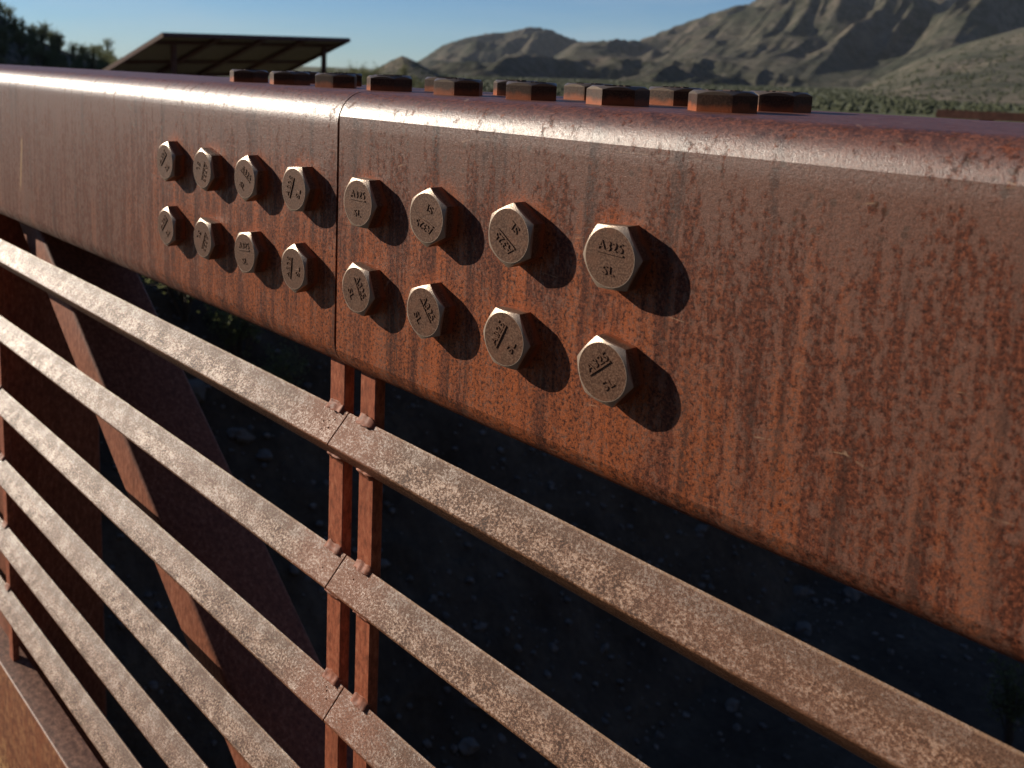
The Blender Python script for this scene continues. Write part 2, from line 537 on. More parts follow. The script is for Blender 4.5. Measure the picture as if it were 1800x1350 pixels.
def mountain(name, prof, r0, rc, r1, zb, amp, nscale, seed, mat, na=320, nr=120, rw=.25):
    pa = np.array(sorted(prof))
    az = np.linspace(pa[0, 0], pa[-1, 0], na)
    rr = np.concatenate([np.linspace(r0, rc, int(nr * .72)), np.linspace(rc, r1, int(nr * .28))[1:]])
    prof_s = np.interp(az, pa[:, 0], pa[:, 1])
    ker = np.hanning(9); ker /= ker.sum()
    prof_s = np.convolve(np.pad(prof_s, 4, 'edge'), ker, 'valid')
    def zf(A, RR, X, Y):
        rcv = rc * (1 + rw * (fbm(A, A * 0, .12, 3, seed + 5) - .5))
        t = (RR - r0) / (rcv - r0)
        up = np.clip(t, 0, 1)
        dn = np.clip((RR - rcv) / (r1 - rcv), 0, 1)
        H = np.tan(np.radians(prof_s))[:, None] * rcv + CZ - zb
        base = np.where(t <= 1, up ** 1.25, 1 - .8 * dn)
        arc = np.radians(A) * rc
        warp = 260 * (fbm(X, Y, nscale * .7, 3, seed + 3) - .5) * (.0020 / nscale)
        rd = .68 * fbm(arc + warp + .35 * RR, RR * .30 + warp, nscale * 1.5, 5, seed, True) + .32 * fbm(X, Y, nscale * 1.3, 5, seed + 7, True)
        rd2 = fbm(X, Y, nscale * 4, 4, seed + 2)
        env = np.sin(np.clip(up, 0, 1) * math.pi * .80) ** .8
        Z = H * base + amp * env * (rd - .62) * np.clip(H / H.mean(), .25, 1.6) + amp * .22 * (rd2 - .5) * np.clip(up * 2, 0, 1)
        Z = Z + zb
        # bring the skyline to the profile
        el = np.degrees(np.arctan2(Z - CZ, RR)).max(axis=1)
        d = prof_s - el
        ks = np.hanning(13); ks /= ks.sum()
        d = np.convolve(np.pad(d, 6, 'edge'), ks, 'valid')
        Z = Z + np.tan(np.radians(d))[:, None] * RR * np.clip(up * 1.2, 0, 1)
        edge = np.minimum(np.clip((RR - r0) / (.03 * r0), 0, 1), 1)
        Z = Z * edge + (zb - 1.5) * (1 - edge)
        Z = np.maximum(Z, zb - 2.0)
        return Z
    return polar_mesh(name, az, rr, zf, mat)

A = [(54, -.5), (51.05, 0.11), (49.77, 0.53), (48.33, 1.55), (46.91, 2.04), (45.46, 2.36), (44.52, 2.43), (43.04, 2.81), (41.97, 2.74), (40.25, 2.08), (38.59, 1.82), (35.52, 1.24), (30, .8)]
B = [(48, -.4), (44.5, -.1), (41.95, 0.75), (40.24, 1.95), (37.97, 2.18), (36.51, 2.15), (35.12, 2.75), (33.37, 3.48), (30.54, 4.5), (27.9, 5.91), (25.6, 6.81), (23.24, 6.18), (20.77, 6.43), (16.66, 4.9), (14.15, 4.4), (9.52, 3.6), (4, 2)]
Cc = [(27, -1.1), (24.89, -0.65), (23.22, 0.31), (21.17, 1.56), (19.0, 2.42), (16.5, 3.24), (14.12, 3.76), (9.73, 4.3), (3, 3)]
Dd = [(96, 8), (86, 8), (81.34, 6.69), (76.37, 4.4), (73.71, 2.25), (73.01, 1.65), (72.02, 1.0), (70.26, 0.3), (67.82, -0.3), (65.94, -0.8), (62, -2)]
Ee = [(53.8, -.9), (52.45, -0.18), (51.59, 0.44), (50.83, 0.81), (50.19, 0.59), (48.94, -0.06), (47.5, -.8)]
F = [(56, -.9), (52, -.35), (48, .35), (45, .6), (43, 1.0), (41, .85), (38, 1.2), (35, .95), (33, 1.3), (30, .7), (27, .2), (23, -.6)]
mountain('mountain', A, 1500, 2700, 3600, -6, 130, .0024, 1, M_MT)
mountain('mountain', B, 1000, 2000, 2900, -6, 250, .0015, 4, M_MT, 460, 190)
mountain('foothill', F, 620, 1050, 1500, -6, 60, .005, 8, M_MT, 320, 100)
mountain('green_slope', Cc, 230, 780, 1100, -5, 12, .006, 6, M_HILL, 260, 120)
mountain('brushy_hill', Dd, 42, 85, 140, -3.6, 1.6, .07, 9, M_HILL2, 200, 90)
mountain('small_hill', Ee, 330, 480, 600, -5, 4, .02, 11, M_HILL, 120, 60)

# unseen hills added behind the camera to block low sky fill
S1 = [(128, 3), (140, 8), (160, 17), (185, 22), (215, 26), (245, 27), (280, 25), (310, 19), (335, 12), (352, 6), (364, 2)]
mountain('sky_block_hill', S1, 35, 150, 240, -4, 6, .03, 14, M_HILL, 240, 60)

# ------------------------------------------------------------------ bridge: top chord
Z_T, Z_B, W = .111, -.109, .2196

def chord_profile(crease):
    pr = []
    Rt = .025
    n = 10
    a0 = R(14) if crease else 0.0
    # near face, bottom corner -> up the face -> top corner -> top -> far corners
    def arc(cy, cz, r, s, e, a_from=None):
        for k in range(n + 1):
            t = s + (e - s) * k / n
            pr.append((cy + r * math.cos(t), cz + r * math.sin(t)))
    # angles: pi = -Y direction, pi/2 = +Z
    if crease:
        rt = .0245
        # circle through the face edge with a step in normal
        s = math.pi - a0
        cy = 0 - rt * math.cos(s); 
        arc(cy, Z_B + rt, rt, math.pi * 1.5, math.pi + a0)
        arc(cy, Z_T - rt, rt, s, math.pi / 2)
    else:
        arc(Rt, Z_B + Rt, Rt, math.pi * 1.5, math.pi)
        arc(Rt, Z_T - Rt, Rt, math.pi, math.pi / 2)
    arc(W - Rt, Z_T - Rt, Rt, math.pi / 2, 0)
    arc(W - Rt, Z_B + Rt, Rt, 0, -math.pi / 2)
    return pr

truss_l = thing('bridge_truss', 'left length of rusted bridge truss with sloping brace, ending at the bolted seam', 'bridge truss', rotz=.0057, group='bolted lengths of the bridge truss')
truss_r = thing('bridge_truss', 'right length of rusted bridge truss running from the seam past the nearest bolts', 'bridge truss', group='bolted lengths of the bridge truss')

def make_chord(x0, x1, crease, parent):
    n = 40
    xs = [x0 + (x1 - x0) * k / n for k in range(n + 1)]
    v, f = prism_x(chord_profile(crease), x0, x1, xs)
    me = fix_normals(mesh_from('top_chord', v, f))
    me.polygons.foreach_set('use_smooth', [True] * len(me.polygons))
    me.set_sharp_from_angle(angle=R(9 if crease else 25))
    return link_obj('top_chord', me, M_CHORD, parent)
make_chord(-6.3, -.0012, False, truss_l)
make_chord(.0016, 4.0, True, truss_r)

# ------------------------------------------------------------------ bolts
def bolt_mesh():
    AP, RF, D = .0176, .0166, .0122
    n = 72
    ring_in, ring_out_t, ring_out_b = [], [], []
    v, f = [], []
    def hexr(t):
        a = (t + R(30)) % R(60) - R(30)
        # apothem directions at 30 deg + k*60 (corner at 0)
        a = (t % R(60)) - R(30)
        return min(AP / math.cos(a), .0202)
    for k in range(n):
        t = 2 * math.pi * k / n
        h = hexr(t)
        c, s = math.cos(t), math.sin(t)
        v.append((RF * c, RF * s, D))
        v.append((h * c, h * s, D - max(h - RF, .0) * .62))
        v.append((h * c, h * s, -.001))
    v.append((0, 0, D - .00015))
    ci = 3 * n
    for k in range(n):
        a, b = 3 * k, 3 * ((k + 1) % n)
        f.append((ci, a, b))
        f.append((a, a + 1, b + 1, b))
        f.append((a + 1, a + 2, b + 2, b + 1))
    me = fix_normals(mesh_from('bolt', v, f))
    me.polygons.foreach_set('use_smooth', [True] * len(me.polygons))
    me.set_sharp_from_angle(angle=R(14))
    return me

def text_mesh(name, body, size, extrude, cx, cy, sx=1.0):
    cu = bpy.data.curves.new(name, 'FONT')
    cu.body = body
    cu.size = size
    cu.extrude = extrude
    cu.resolution_u = 3
    cu.align_x = 'CENTER'; cu.align_y = 'CENTER'
    cu.space_character = 1.08
    o = bpy.data.objects.new(name, cu)
    COL.objects.link(o)
    dg = bpy.context.evaluated_depsgraph_get()
    me = bpy.data.meshes.new_from_object(o.evaluated_get(dg))
    bpy.data.objects.remove(o)
    bpy.data.curves.remove(cu)
    me.transform(Matrix.Translation((cx, cy, 0)) @ Matrix.Diagonal((sx, 1, 1, 1)))
    return me

def lettering_mesh():
    D = .0122
    bm = bmesh.new()
    for body, w, h, cy in (('A325', .0168, .0052, .0064), ('SL', .0080, .0050, -.0072)):
        t = text_mesh('t', body, 1.0, .5, 0, 0)
        co = np.empty(len(t.vertices) * 3); t.vertices.foreach_get('co', co); co = co.reshape(-1, 3)
        lo, hi = co.min(0), co.max(0)
        co = (co - (lo + hi) / 2) / (hi - lo) * np.array([w, h, .0006]) + np.array([0, cy, 0])
        t.vertices.foreach_set('co', co.ravel())
        bm.from_mesh(t)
        bpy.data.meshes.remove(t)
    u = bmesh.ops.create_cube(bm, size=1)
    for vv in u['verts']:
        vv.co = Vector((vv.co.x * .0178, .0025 + vv.co.y * .0010, vv.co.z * .0008))
    for vv in bm.verts:
        vv.co.z += D + .00012
    me = bpy.data.meshes.new('lettering')
    bm.to_mesh(me); bm.free()
    return me

BOLT = bolt_mesh(); BOLT.materials.append(M_BOLT)
LETT = lettering_mesh(); LETT.materials.append(M_BOLT)
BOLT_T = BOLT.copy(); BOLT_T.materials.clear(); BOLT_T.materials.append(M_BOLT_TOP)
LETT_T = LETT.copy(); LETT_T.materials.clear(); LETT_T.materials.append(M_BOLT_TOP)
GRID = [-.27113, -.19493, -.11873, -.04253, .04253, .11873, .19493, .27113]
HZ = .03225
up_dir = [135, -20, 60, 160, 90, -108, -126, 88]         # which way the top of the letters points
lo_dir = [135, -25, 96, 174, 32, 40, 154, 130]
up_hex = [22, 44, 25, 6, 0, 28, 27, 4]                   # turn of the hexagon
lo_hex = [28, 52, 10, 33, 52, 20, 0, 50]

def add_bolt(parent, loc, top, hexa, text):
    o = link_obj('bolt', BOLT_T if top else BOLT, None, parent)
    if top:
        M = Matrix.Translation(loc) @ Matrix.Rotation(R(hexa), 4, 'Z')
    else:
        # local z -> -Y, local x -> X, local y -> Z
        M = Matrix.Translation(loc) @ Matrix.Rotation(R(90), 4, 'X') @ Matrix.Rotation(R(hexa), 4, 'Z')
    o.matrix_local = M
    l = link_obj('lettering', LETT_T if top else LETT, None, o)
    l.rotation_euler = (0, 0, R(text - 90 - hexa))
    return o
for i, x in enumerate(GRID):
    par = truss_l if x < 0 else truss_r
    add_bolt(par, (x, 0, HZ), False, up_hex[i], up_dir[i])
    add_bolt(par, (x, 0, -HZ), False, lo_hex[i], lo_dir[i])
near_hex = [42, 39.6, 17, 31.5, 8.3, 12.8, 38.5, 17.4]
far_hex = [38, 22, 14, 10, 23.7, -1, 1, 25.3]
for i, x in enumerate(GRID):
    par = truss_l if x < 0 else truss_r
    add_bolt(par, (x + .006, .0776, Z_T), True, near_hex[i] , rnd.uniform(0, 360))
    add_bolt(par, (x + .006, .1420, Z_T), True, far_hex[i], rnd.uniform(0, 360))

# ------------------------------------------------------------------ truss web members
def tilted_bar(name, xa_top, xb_top, z_top, xa_bot, xb_bot, z_bot, y0, y1, mat, parent, bev=.006):
    v = []
    for z, a, b in ((z_top, xa_top, xb_top), (z_bot, xa_bot, xb_bot)):
        v += [(a, y0, z), (b, y0, z), (b, y1, z), (a, y1, z)]
    f = [(0, 1, 2, 3), (7, 6, 5, 4), (0, 4, 5, 1), (1, 5, 6, 2), (2, 6, 7, 3), (3, 7, 4, 0)]
    bm = bmesh.new()
    vs = [bm.verts.new(c) for c in v]
    for q in f:
        bm.faces.new([vs[i] for i in q])
    bmesh.ops.recalc_face_normals(bm, faces=bm.faces)
    bmesh.ops.bevel(bm, geom=bm.edges[:], offset=bev, segments=3, affect='EDGES', profile=.5)
    me = bpy.data.meshes.new(name)
    bm.to_mesh(me); bm.free()
    me.polygons.foreach_set('use_smooth', [True] * len(me.polygons))
    me.set_sharp_from_angle(angle=R(40))
    return link_obj(name, me, mat, parent)

sl = -1.2976
def diag_x(z, right):
    return (-.599 if right else -.700) + sl * (z + .300)
zt, zb = -.100, -1.24
tilted_bar('diagonal_brace', diag_x(zt, 0), diag_x(zt, 1), zt, diag_x(zb, 0), diag_x(zb, 1), zb, .050, .167, M_BRACE, truss_l)
tilted_bar('vertical_strut', -1.10, -.973, -.10, -1.10, -.973, -1.24, .030, .191, M_BRACE, truss_l)
DX = -2.05
tilted_bar('diagonal_brace', diag_x(zt, 0) + DX, diag_x(zt, 1) + DX, zt, diag_x(zb, 0) + DX, diag_x(zb, 1) + DX, zb, .050, .167, M_BRACE, truss_l)
tilted_bar('vertical_strut', -3.15, -3.02, -.10, -3.15, -3.02, -1.24, .030, .191, M_BRACE, truss_l)
for par, x0, x1 in ((truss_l, -6.3, -.002), (truss_r, .002, 4.0)):
    link_obj('bottom_chord', box_mesh('bottom_chord', x0, x1, .030, .190, -1.44, -1.235, .015), M_BRACE, par)

# ------------------------------------------------------------------ railing
rail_l = thing('railing', 'left rusty railing panel of sharp edged rails ending under the seam', 'railing', rotz=.0057, group='railing panels below the top chord')
rail_r = thing('railing', 'right rusty railing panel whose rails run towards the lower right corner', 'railing', group='railing panels below the top chord')
RZ = [-.1685, -.2925, -.4135, -.5330, -.6490, -.7600]
AY, TY, HH, TH = -.0065, .0152, .0217, .0036

def rail_profile(zc):
    # outer apex rounded, two legs, square toes
    s = math.sqrt(.5)
    r = .0022
    cy = AY + r / s
    out = []
    for k in range(7):
        t = R(225) - R(90) * k / 6
        out.append((cy + r * math.cos(t), zc + r * math.sin(t)))
    q = TH * s
    up = [(TY, zc + HH), (TY + q * .9, zc + HH - q * .9), (AY + TH / s, zc)]
    lo = [(TY + q * .9, zc - HH + q * .9), (TY, zc - HH)]
    return out + up + lo

def make_rail(x0, x1, zc, parent, holes=None):
    n = 24
    xs = [x0 + (x1 - x0) * k / n for k in range(n + 1)]
    v, f = prism_x(rail_profile(zc), x0, x1, xs)
    me = fix_normals(mesh_from('rail', v, f))
    o = link_obj('rail', me, M_RAIL, parent)
    if holes:
        bm = bmesh.new()
        for hx, hu in holes:
            s = math.sqrt(.5)
            c = Vector((hx, AY + hu * s, zc + hu * s))
            M = Matrix.Translation(c) @ Matrix.Rotation(R(45), 4, 'X')
            bmesh.ops.create_cone(bm, cap_ends=True, segments=12, radius1=.00075, radius2=.00075, depth=.012, matrix=M)
        cm = bpy.data.meshes.new('cut'); bm.to_mesh(cm); bm.free()
        co = bpy.data.objects.new('cut', cm); COL.objects.link(co)
        md = o.modifiers.new('b', 'BOOLEAN'); md.object = co; md.operation = 'DIFFERENCE'; md.solver = 'EXACT'
        dg = bpy.context.evaluated_depsgraph_get()
        nm = bpy.data.meshes.new_from_object(o.evaluated_get(dg))
        o.modifiers.clear()
        bpy.data.objects.remove(co); bpy.data.meshes.remove(cm)
        o.data = nm
        me = nm
    me.polygons.foreach_set('use_smooth', [True] * len(me.polygons))
    me.set_sharp_from_angle(angle=R(28))
    return o

def weld_mesh(seed, wx, h, dy, up):
    """lumpy fillet between a post face (y = TY) and a rail toe; local origin at the toe on the post centre"""
    rr_ = random.Random(seed)
    nx, nt = 11, 8
    v, f = [], []
    nx = 15
    for i in range(nx):
        u = i / (nx - 1)
        env = (1 - abs(2 * u - 1) ** 4.0) ** .5 * .6 + .4
        lump = .85 + .22 * mnoise.noise(Vector((u * 4.2 + seed, seed * 1.7, 0)))
        for j in range(nt):
            t = math.pi / 2 * j / (nt - 1)
            l2 = lump + .22 * mnoise.noise(Vector((u * 4.5 + seed, t * 2.2, seed)))
            yy = -dy * env * l2 * math.cos(t) ** 2.4
            zz = h * env * l2 * math.sin(t) ** 2.4
            v.append(((u - .5) * wx, yy, zz if up else -zz))
    base = len(v)
    for i in range(nx):
        v.append((v[i * nt][0], .003, -.001 if up else .001))
        v.append((v[i * nt][0], .003, v[i * nt + nt - 1][2]))
    for i in range(nx - 1):
        for j in range(nt - 1):
            a = i * nt + j
            f.append((a, a + nt, a + nt + 1, a + 1))
        f.append((base + 2 * i, base + 2 * i + 2, (i + 1) * nt, i * nt))
        f.append((i * nt + nt - 1, (i + 1) * nt + nt - 1, base + 2 * i + 3, base + 2 * i + 1))
    me = fix_normals(mesh_from('weld', v, f, True))
    return me

def make_post(x0, x1, parent, ztop=-.102, zbot=-.870, seed=0):
    po = link_obj('post', box_mesh('post', x0, x1, TY, TY + .0102, zbot, ztop, .0008, 1), M_POST, parent)
    for k, zc in enumerate(RZ):
        for up in (True, False):
            w = link_obj('weld', weld_mesh(seed + k * 2 + (1 if up else 0) * 3.3, (x1 - x0) * 1.06, .0080 if up else .0062, .0062 if up else .0046, up), M_WELD, po)
            w.location = ((x0 + x1) / 2, TY, zc + (HH - .0015) * (1 if up else -1))
    return po

for k, z in enumerate(RZ):
    hl = [(-.020, .0155), (-.0145, .0175), (-.0105, .0125), (-.0165, .0095), (-.0095, .0205)] if k == 0 else \
         ([(-.0150, .0120)] if k == 1 else [(-.0165, .0215), (-.0140, .0195), (-.0095, .0145)] if k == 2 else None)
    hr = [(.022, .0185)] if k == 1 else None
    make_rail(-6.2, -.0008, z, rail_l, hl)
    make_rail(.0008, 4.0, z, rail_r, hr)
make_post(-.0270, -.0066, rail_l, seed=1)
make_post(.0142, .0339, rail_r, seed=2.4)
make_post(-.9400, -.9200, rail_l, seed=5.1)
for x in (-1.9, -2.9, -3.9, -4.9, -5.9):
    make_post(x, x + .02, rail_l, seed=x)
for x in (1.0, 2.0, 3.0, 3.9):
    make_post(x, x + .02, rail_r, seed=x)
# toe plate: a channel with its flange turned outwards
for par, x0, x1 in ((rail_l, -6.2, -.001), (rail_r, .001, 4.0)):
    pr = [(-.003, -1.12), (-.003, -.8712), (-.0026, -.8700), (-.0017, -.8691), (-.0004, -.8687), (.036, -.8687), (.036, -.8745), (.004, -.8745), (.004, -1.12)]
    v, f = prism_x(pr, x0, x1)
    me = fix_normals(mesh_from('toe_plate', v, f))
    me.polygons.foreach_set('use_smooth', [True] * len(me.polygons))
    me.set_sharp_from_angle(angle=R(30))
    link_obj('toe_plate', me, M_TOE, par)

# deck of the bridge (casts the long shade into the wash)
M_CONC = mat_simple('deck_boards', [(.3, (.035, .028, .022)), (.7, (.075, .060, .048))], 6, .9, bdist=.005, vscale=(1, .1, 1))
deck = link_obj('bridge_deck', box_mesh('bridge_deck', -6.4, 9.6, -2.6, -.006, -1.30, -1.125, .01), M_CONC)
deck['kind'] = 'structure'

# ------------------------------------------------------------------ shade shelters
M_ROOF = mat_simple('shelter_steel', [(.3, (.060, .026, .018)), (.7, (.13, .058, .040))], 5, .6)
M_DECK = mat_simple('shelter_roof_deck', [(.3, (.19, .17, .12)), (.7, (.26, .235, .17))], 3, .55)
def quadbox(name, o, u, v, n, mat, parent):
    """box from corner o along three vectors"""
    c = [o + a * u + b * v + d * n for d in (0, 1) for b in (0, 1) for a in (0, 1)]
    f = [(0, 2, 3, 1), (4, 5, 7, 6), (0, 1, 5, 4), (1, 3, 7, 5), (3, 2, 6, 7), (2, 0, 4, 6)]
    return link_obj(name, fix_normals(mesh_from(name, c, f)), mat, parent)

def shelter(label, C1, U, V, posts, zg, group, d=.22):
    root = thing('shade_shelter', label, 'shelter', (C1.x, C1.y, zg), group=group)
    off = Vector((C1.x, C1.y, zg))
    u, v = U.normalized(), V.normalized()
    n = u.cross(v); n = n if n.z > 0 else -n
    n.normalize()
    lu, lv = U.length, V.length
    o = C1 - off
    # fascias
    quadbox('fascia', o - n * d, U, v * .09, n * d, M_ROOF, root)
    quadbox('fascia', o + V - v * .09 - n * d, U, v * .09, n * d, M_ROOF, root)
    quadbox('fascia', o - n * d + v * .09, u * .09, V - v * .18, n * d, M_ROOF, root)
    quadbox('fascia', o + U - u * .09 - n * d + v * .09, u * .09, V - v * .18, n * d, M_ROOF, root)
    # rafters along the slope and purlins across
    for k in (.27, .50, .73):
        quadbox('rafter', o + U * k - u * .18 - n * d + v * .09, u * .36, V - v * .18, n * (d - .06), M_ROOF, root)
    for k in (.16, .62):
        quadbox('purlin', o + V * k + u * .09 - n * .17, U - u * .18, v * .22, n * .12, M_ROOF, root)
    # corrugated deck: ribs running along u
    nr = 26
    vs, fs = [], []
    for i in range(nr * 2 + 1):
        s = .09 + (lv - .18) * i / (nr * 2)
        hh = -.045 if i % 2 else -.012
        for e in (.09, lu - .09):
            vs.append(o + v * s + u * e + n * hh)
    for i in range(nr * 2):
        fs.append((2 * i, 2 * i + 1, 2 * i + 3, 2 * i + 2))
    link_obj('roof_deck', mesh_from('roof_deck', vs, fs), M_DECK, root)
    for a, b in posts:
        pt = o + U * a + V * b - n * d
        link_obj('post', box_mesh('post', pt.x - .12, pt.x + .12, pt.y - .12, pt.y + .12, 0, pt.z + .05, .01, 1), M_ROOF, root)
    return root
U_ = Vector((-2.40, 13.08, .36))
V_ = Vector((-4.57, -.84, -1.72)) * (6.4 / 4.95)
shelter('rust coloured shade shelter with a slanted roof on posts, standing left beyond the beam', Vector((-42.86, 19.75, 1.51)), U_, V_,
        [(.11, .20), (.92, .20), (.11, .86), (.92, .86)], -3.4, None)
shelter('low rusty flat shelter roof barely rising over the beam at the right edge', Vector((-13.6, 38.4, -.72)), Vector((9, 2.6, 0)), Vector((-1.0, 4.6, -.12)),
        [(.16, .3), (.94, .3), (.16, .8), (.94, .8)], -3.6, None, .34)

# ------------------------------------------------------------------ plants
def leaf_mat(name, c1, c2):
    m = NT(name)
    p = m.coord(4.0)
    n1 = m.noise(p, 9, 3, .6)
    c = m.ramp(n1, [(.3, c1), (.7, c2)])
    m.l(c, m.b.inputs['Base Color'])
    m.b.inputs['Roughness'].default_value = .6
    m.b.inputs['Specular IOR Level'].default_value = .25
    tr = m.n('ShaderNodeBsdfTranslucent')
    m.l(c, tr.inputs['Color'])
    mx = m.n('ShaderNodeMixShader')
    mx.inputs[0].default_value = .5
    m.l(m.b.outputs[0], mx.inputs[1]); m.l(tr.outputs[0], mx.inputs[2])
    m.l(mx.outputs[0], m.t.nodes['Material Output'].inputs['Surface'])
    return m.mat
M_LEAF = leaf_mat('olive_leaves', (.095, .110, .040), (.165, .175, .072))
M_LEAF2 = leaf_mat('pale_leaves', (.105, .120, .046), (.180, .190, .085))
M_BRUSH = leaf_mat('dry_brush', (.075, .088, .044), (.115, .124, .068))
M_BARK = mat_simple('grey_bark', [(.3, (.05, .04, .03)), (.7, (.11, .09, .07))], 30, .9)

def tube(bm, pts, r0, r1, seg=5):
    rings = []
    for i, p in enumerate(pts):
        d = (pts[min(i + 1, len(pts) - 1)] - pts[max(i - 1, 0)]).normalized()
        a = d.orthogonal().normalized(); b = d.cross(a)
        r = r0 + (r1 - r0) * i / (len(pts) - 1)
        rings.append([bm.verts.new(p + (a * math.cos(2 * math.pi * k / seg) + b * math.sin(2 * math.pi * k / seg)) * r) for k in range(seg)])
    for i in range(len(rings) - 1):
        for k in range(seg):
            bm.faces.new((rings[i][k], rings[i][(k + 1) % seg], rings[i + 1][(k + 1) % seg], rings[i + 1][k]))

def bush_meshes(seed, w, h, nstem, nleaf, leaf, upright=.5):
    r = random.Random(seed)
    bs = bmesh.new(); bl = bmesh.new()
    tips = []
    for s in range(nstem):
        a = r.uniform(0, 2 * math.pi)
        lean = r.uniform(.1, 1.0) * (1 - upright * .7)
        L = h * r.uniform(.65, 1.05)
        end = Vector((math.cos(a) * w * .5 * lean * 1.3, math.sin(a) * w * .5 * lean * 1.3, L * (1 - .25 * lean)))
        pts = [Vector((0, 0, -.05 * h))]
        for k in range(1, 5):
            q = k / 4
            pts.append(end * q + Vector((r.uniform(-1, 1), r.uniform(-1, 1), 0)) * w * .05 + Vector((0, 0, h * .06 * math.sin(q * math.pi))))
        tube(bs, pts, h * .018, h * .004)
        for k in range(2, 5):
            for t in range(3):
                d = Vector((r.gauss(0, 1), r.gauss(0, 1), r.gauss(.6, .8))).normalized() * h * r.uniform(.10, .28)
                e = pts[k] + d
                tube(bs, [pts[k], pts[k] + d * .5 + Vector((0, 0, h * .01)), e], h * .006, h * .002, 4)
                tips.append((pts[k], e))
    for i in range(nleaf):
        p, e = r.choice(tips)
        c = p.lerp(e, r.uniform(.15, 1.1)) + Vector((r.gauss(0, 1), r.gauss(0, 1), r.gauss(0, 1))) * h * .035
        d = Vector((r.gauss(0, 1), r.gauss(0, 1), r.gauss(.4, 1))).normalized()
        a = d.orthogonal().normalized()
        a = (Matrix.Rotation(r.uniform(0, 6.28), 3, d) @ a)
        l = leaf * r.uniform(.6, 1.3)
        vs = [bl.verts.new(c), bl.verts.new(c + d * l * .5 + a * l * .28), bl.verts.new(c + d * l), bl.verts.new(c + d * l * .5 - a * l * .28)]
        bl.faces.new(vs)
    out = []
    for bm, nm in ((bs, 'stems'), (bl, 'foliage')):
        me = bpy.data.meshes.new(nm); bm.to_mesh(me); bm.free()
        out.append(me)
    out[0].materials.append(M_BARK)
    return out

BUSH = []
for s, (w, h, ns, nl, lf, upn, lm) in enumerate([
        (1.0, .9, 12, 1500, .045, .3, M_LEAF), (1.1, 1.0, 14, 1700, .045, .4, M_LEAF2), (.9, 1.2, 9, 1100, .05, .7, M_LEAF),
        (.7, 1.5, 6, 900, .055, .85, M_LEAF2), (.75, 1.4, 7, 1000, .05, .8, M_LEAF)]):
    st, fo = bush_meshes(s + 20, w, h, ns, nl, lf, upn)
    fo.materials.append(lm)
    BUSH.append((st, fo))
def bush(kind, x, y, z, s, label, group, name='desert_shrub', cat='shrub'):
    o = thing(name, label, cat, (x, y, z), rnd.uniform(0, 6.28), group)
    o.scale = (s, s, s)
    link_obj('stems', BUSH[kind][0], None, o)
    link_obj('foliage', BUSH[kind][1], None, o)
    return o
def polar(azd, r):
    return CX - math.sin(R(azd)) * r, CY + math.cos(R(azd)) * r
dg0 = bpy.context.evaluated_depsgraph_get()
def surf(x, y):
    dg = bpy.context.evaluated_depsgraph_get()
    hit, loc, *_ = scene.ray_cast(dg, Vector((x, y, 400)), Vector((0, 0, -1)))
    return loc.z if hit else -3.3

# shrubs over the left hill
G1 = 'shrubs covering the left hillside'
r1 = random.Random(5)
pos = []
for k in range(230):
    a = r1.uniform(65.5, 77.5); d = r1.uniform(60, 88)
    pos.append((a, d, r1.choice([0, 1, 1, 0, 2]), r1.uniform(.7, 1.4)))
for a, d, kd, s in pos:
    x, y = polar(a, d)
    bush(kd, x, y, surf(x, y) - .1, s, 'bushy olive shrub growing on the dark left hillside', G1)
for a, d, s, lb in ((71.55, 78, 1.5, 'tall thin sapling against the sky, highest on the left hillside ridge'),
                    (70.75, 74, 1.3, 'tall thin sapling against the sky, second along the left hillside ridge'),
                    (69.0, 70, 1.7, 'thin sapling standing at the foot of the ridge, nearest to the slanted shelter'),
                    (69.6, 74, 1.1, 'short thin sapling between the ridge saplings and the slanted shelter')):
    x, y = polar(a, d)
    bush(3, x, y, surf(x, y) - .1, s, lb, 'saplings on the ridge', 'sapling', 'sapling')
G2 = 'brush between the shelter and the mountains'
for k in range(34):
    a = r1.uniform(49.5, 56.0); d = r1.uniform(60, 110)
    x, y = polar(a, d)
    kd = r1.choice([1, 3, 3, 4, 1])
    bush(kd, x, y, surf(x, y) - .1, r1.uniform(1.6, 2.5) * d / 90 if kd in (3, 4) else r1.uniform(2.0, 2.8) * d / 90, 'pale green desert shrub in the brush right of the slanted shelter', G2)

# shrubs and tufts in and beside the wash
for i, (kd, x, y, s, lb) in enumerate((
        (1, -5.35, 2.50, .62, 'olive bush high on the shaded bank, seen under the beam left of the bolts'),
        (0, -5.05, 2.74, .60, 'small olive bush on the bank just right of the larger bush under the beam'),
        (1, -4.78, 2.84, .50, 'smallest olive bush on the bank, lowest of three seen under the beam'),
        (2, -3.2, 7.6, .75, 'dark bush at the foot of the bank under the right end of the beam'),
        (0, -3.7, 6.9, .7, 'dark low bush on the bank beside the bush under the right end of the beam'),
        (2, -1.02, 6.6, .55, 'green plant on the wash floor at the lower right corner'),
        (3, -.70, 6.5, .45, 'thin green plant beside the larger plant at the lower right corner'))):
    bush(kd, x, y, surf(x, y) - .03, s, lb, None)

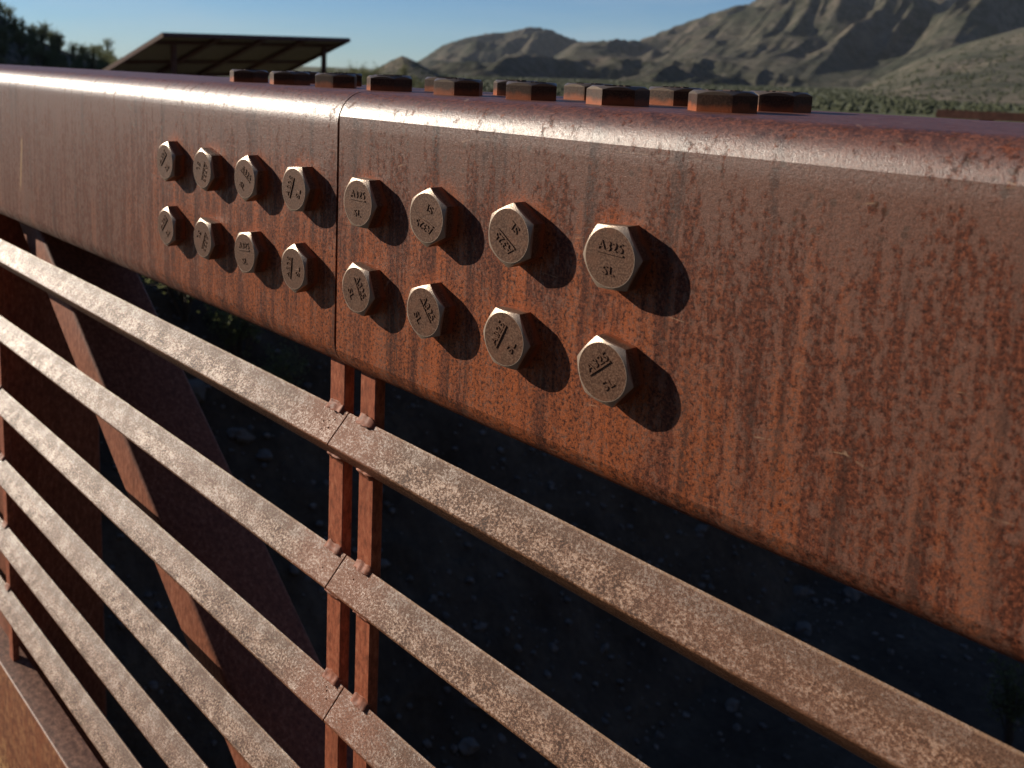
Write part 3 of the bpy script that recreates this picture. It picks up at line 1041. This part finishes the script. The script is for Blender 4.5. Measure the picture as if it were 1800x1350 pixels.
# scattered brush of the plain, too many to count
def scatter_brush():
    r = np.random.RandomState(4)
    vs, fs = [], []
    bm = bmesh.new(); bmesh.ops.create_icosphere(bm, subdivisions=1, radius=1)
    bv = np.array([v.co[:] for v in bm.verts]); bf = np.array([[v.index for v in f.verts] for f in bm.faces]); bm.free()
    n = 0
    V, Fc = [], []
    for k in range(6000):
        a = r.uniform(12, 56); d = math.exp(r.uniform(math.log(125), math.log(700)))
        x, y = polar(a, d)
        if k % 1 == 0:
            z = surf(x, y)
        s = r.uniform(.14, .42) * (1 + d / 500)
        q = bv * (1 + .5 * (r.rand(len(bv), 1) - .5)) * np.array([s, s, s * .75]) + np.array([x, y, z + s * .4])
        V.append(q); Fc.append(bf + n); n += len(bv)
    me = bpy.data.meshes.new('brush')
    me.from_pydata(np.concatenate(V).tolist(), [], np.concatenate(Fc).tolist())
    o = link_obj('brush', me, M_BRUSH)
    o['kind'] = 'stuff'
scatter_brush()

# ------------------------------------------------------------------ rocks on the bank
M_ROCK = mat_simple('wash_rock', [(.3, (.06, .053, .047)), (.5, (.105, .094, .083)), (.7, (.18, .162, .145))], 14, .85, rand=6.0)
ROCKS = []
for s in range(6):
    bm = bmesh.new()
    bmesh.ops.create_icosphere(bm, subdivisions=2, radius=1)
    sc = Vector((1, rnd.uniform(.6, .95), rnd.uniform(.45, .75)))
    for v in bm.verts:
        d = mnoise.noise(v.co * 1.3 + Vector((s * 5, 0, 0))) * .50 + mnoise.noise(v.co * 3 + Vector((0, s * 5, 0))) * .30
        v.co = Vector((v.co.x * sc.x, v.co.y * sc.y, v.co.z * sc.z)) * (1 + d)
    me = bpy.data.meshes.new('rock'); bm.to_mesh(me); bm.free()
    me.materials.append(M_ROCK)
    ROCKS.append(me)
r2 = random.Random(12)
for k in range(170):
    x = -2.75 - 3.4 * r2.random(); y = r2.uniform(.6, 9.0)
    if r2.random() < .18:
        x = r2.uniform(-3.0, -2.3)
    s = .028 + .075 * r2.random() ** 2.6
    o = link_obj('rock', r2.choice(ROCKS))
    z = float(ground_z(x, y))
    o.location = (x, y, z + s * .1)
    o.scale = (s, s, s)
    o.rotation_euler = (r2.uniform(-.6, .6), r2.uniform(-.6, .6), r2.uniform(0, 6.28))
    tag(o, 'dark rock half buried in the shaded bank below the bridge', 'rock', 'rocks on the shaded bank')
def gravel():
    r = np.random.RandomState(9)
    bm = bmesh.new(); bmesh.ops.create_icosphere(bm, subdivisions=1, radius=1)
    bv = np.array([v.co[:] for v in bm.verts]); bf = np.array([[v.index for v in f.verts] for f in bm.faces]); bm.free()
    N = 5000
    x = np.where(r.rand(N) < .75, -2.6 - 3.6 * r.rand(N), -2.6 + 3 * r.rand(N)); y = r.uniform(.4, 11, N)
    z = ground_z(x, y)
    V, Fc = [], []
    for k in range(N):
        s = .010 + .030 * r.rand() ** 3
        q = bv * (1 + .6 * (r.rand(len(bv), 1) - .5)) * np.array([s, s * .8, s * .6]) + np.array([x[k], y[k], z[k] + s * .2])
        V.append(q); Fc.append(bf + k * len(bv))
    me = bpy.data.meshes.new('gravel')
    me.from_pydata(np.concatenate(V).tolist(), [], np.concatenate(Fc).tolist())
    o = link_obj('gravel', me, M_ROCK); o['kind'] = 'stuff'
gravel()

# ------------------------------------------------------------------ air
HAZE = 0.000035
def haze():
    zmin = min((o.matrix_world @ Vector(c)).z for o in COL.objects if o.type == 'MESH' for c in o.bound_box)
    zmax = max((o.matrix_world @ Vector(c)).z for o in COL.objects if o.type == 'MESH' for c in o.bound_box)
    me = box_mesh('haze', -4700, 4700, -4700, 4700, zmin - 1, zmax + 5)
    m = bpy.data.materials.new('haze')
    m.use_nodes = True
    t = m.node_tree
    t.nodes.remove(t.nodes['Principled BSDF'])
    v = t.nodes.new('ShaderNodeVolumePrincipled')
    v.inputs['Color'].default_value = (.82, .90, 1.0, 1)
    v.inputs['Density'].default_value = HAZE
    t.links.new(v.outputs[0], t.nodes['Material Output'].inputs['Volume'])
    o = link_obj('haze', me, m)
    o['kind'] = 'stuff'
haze()
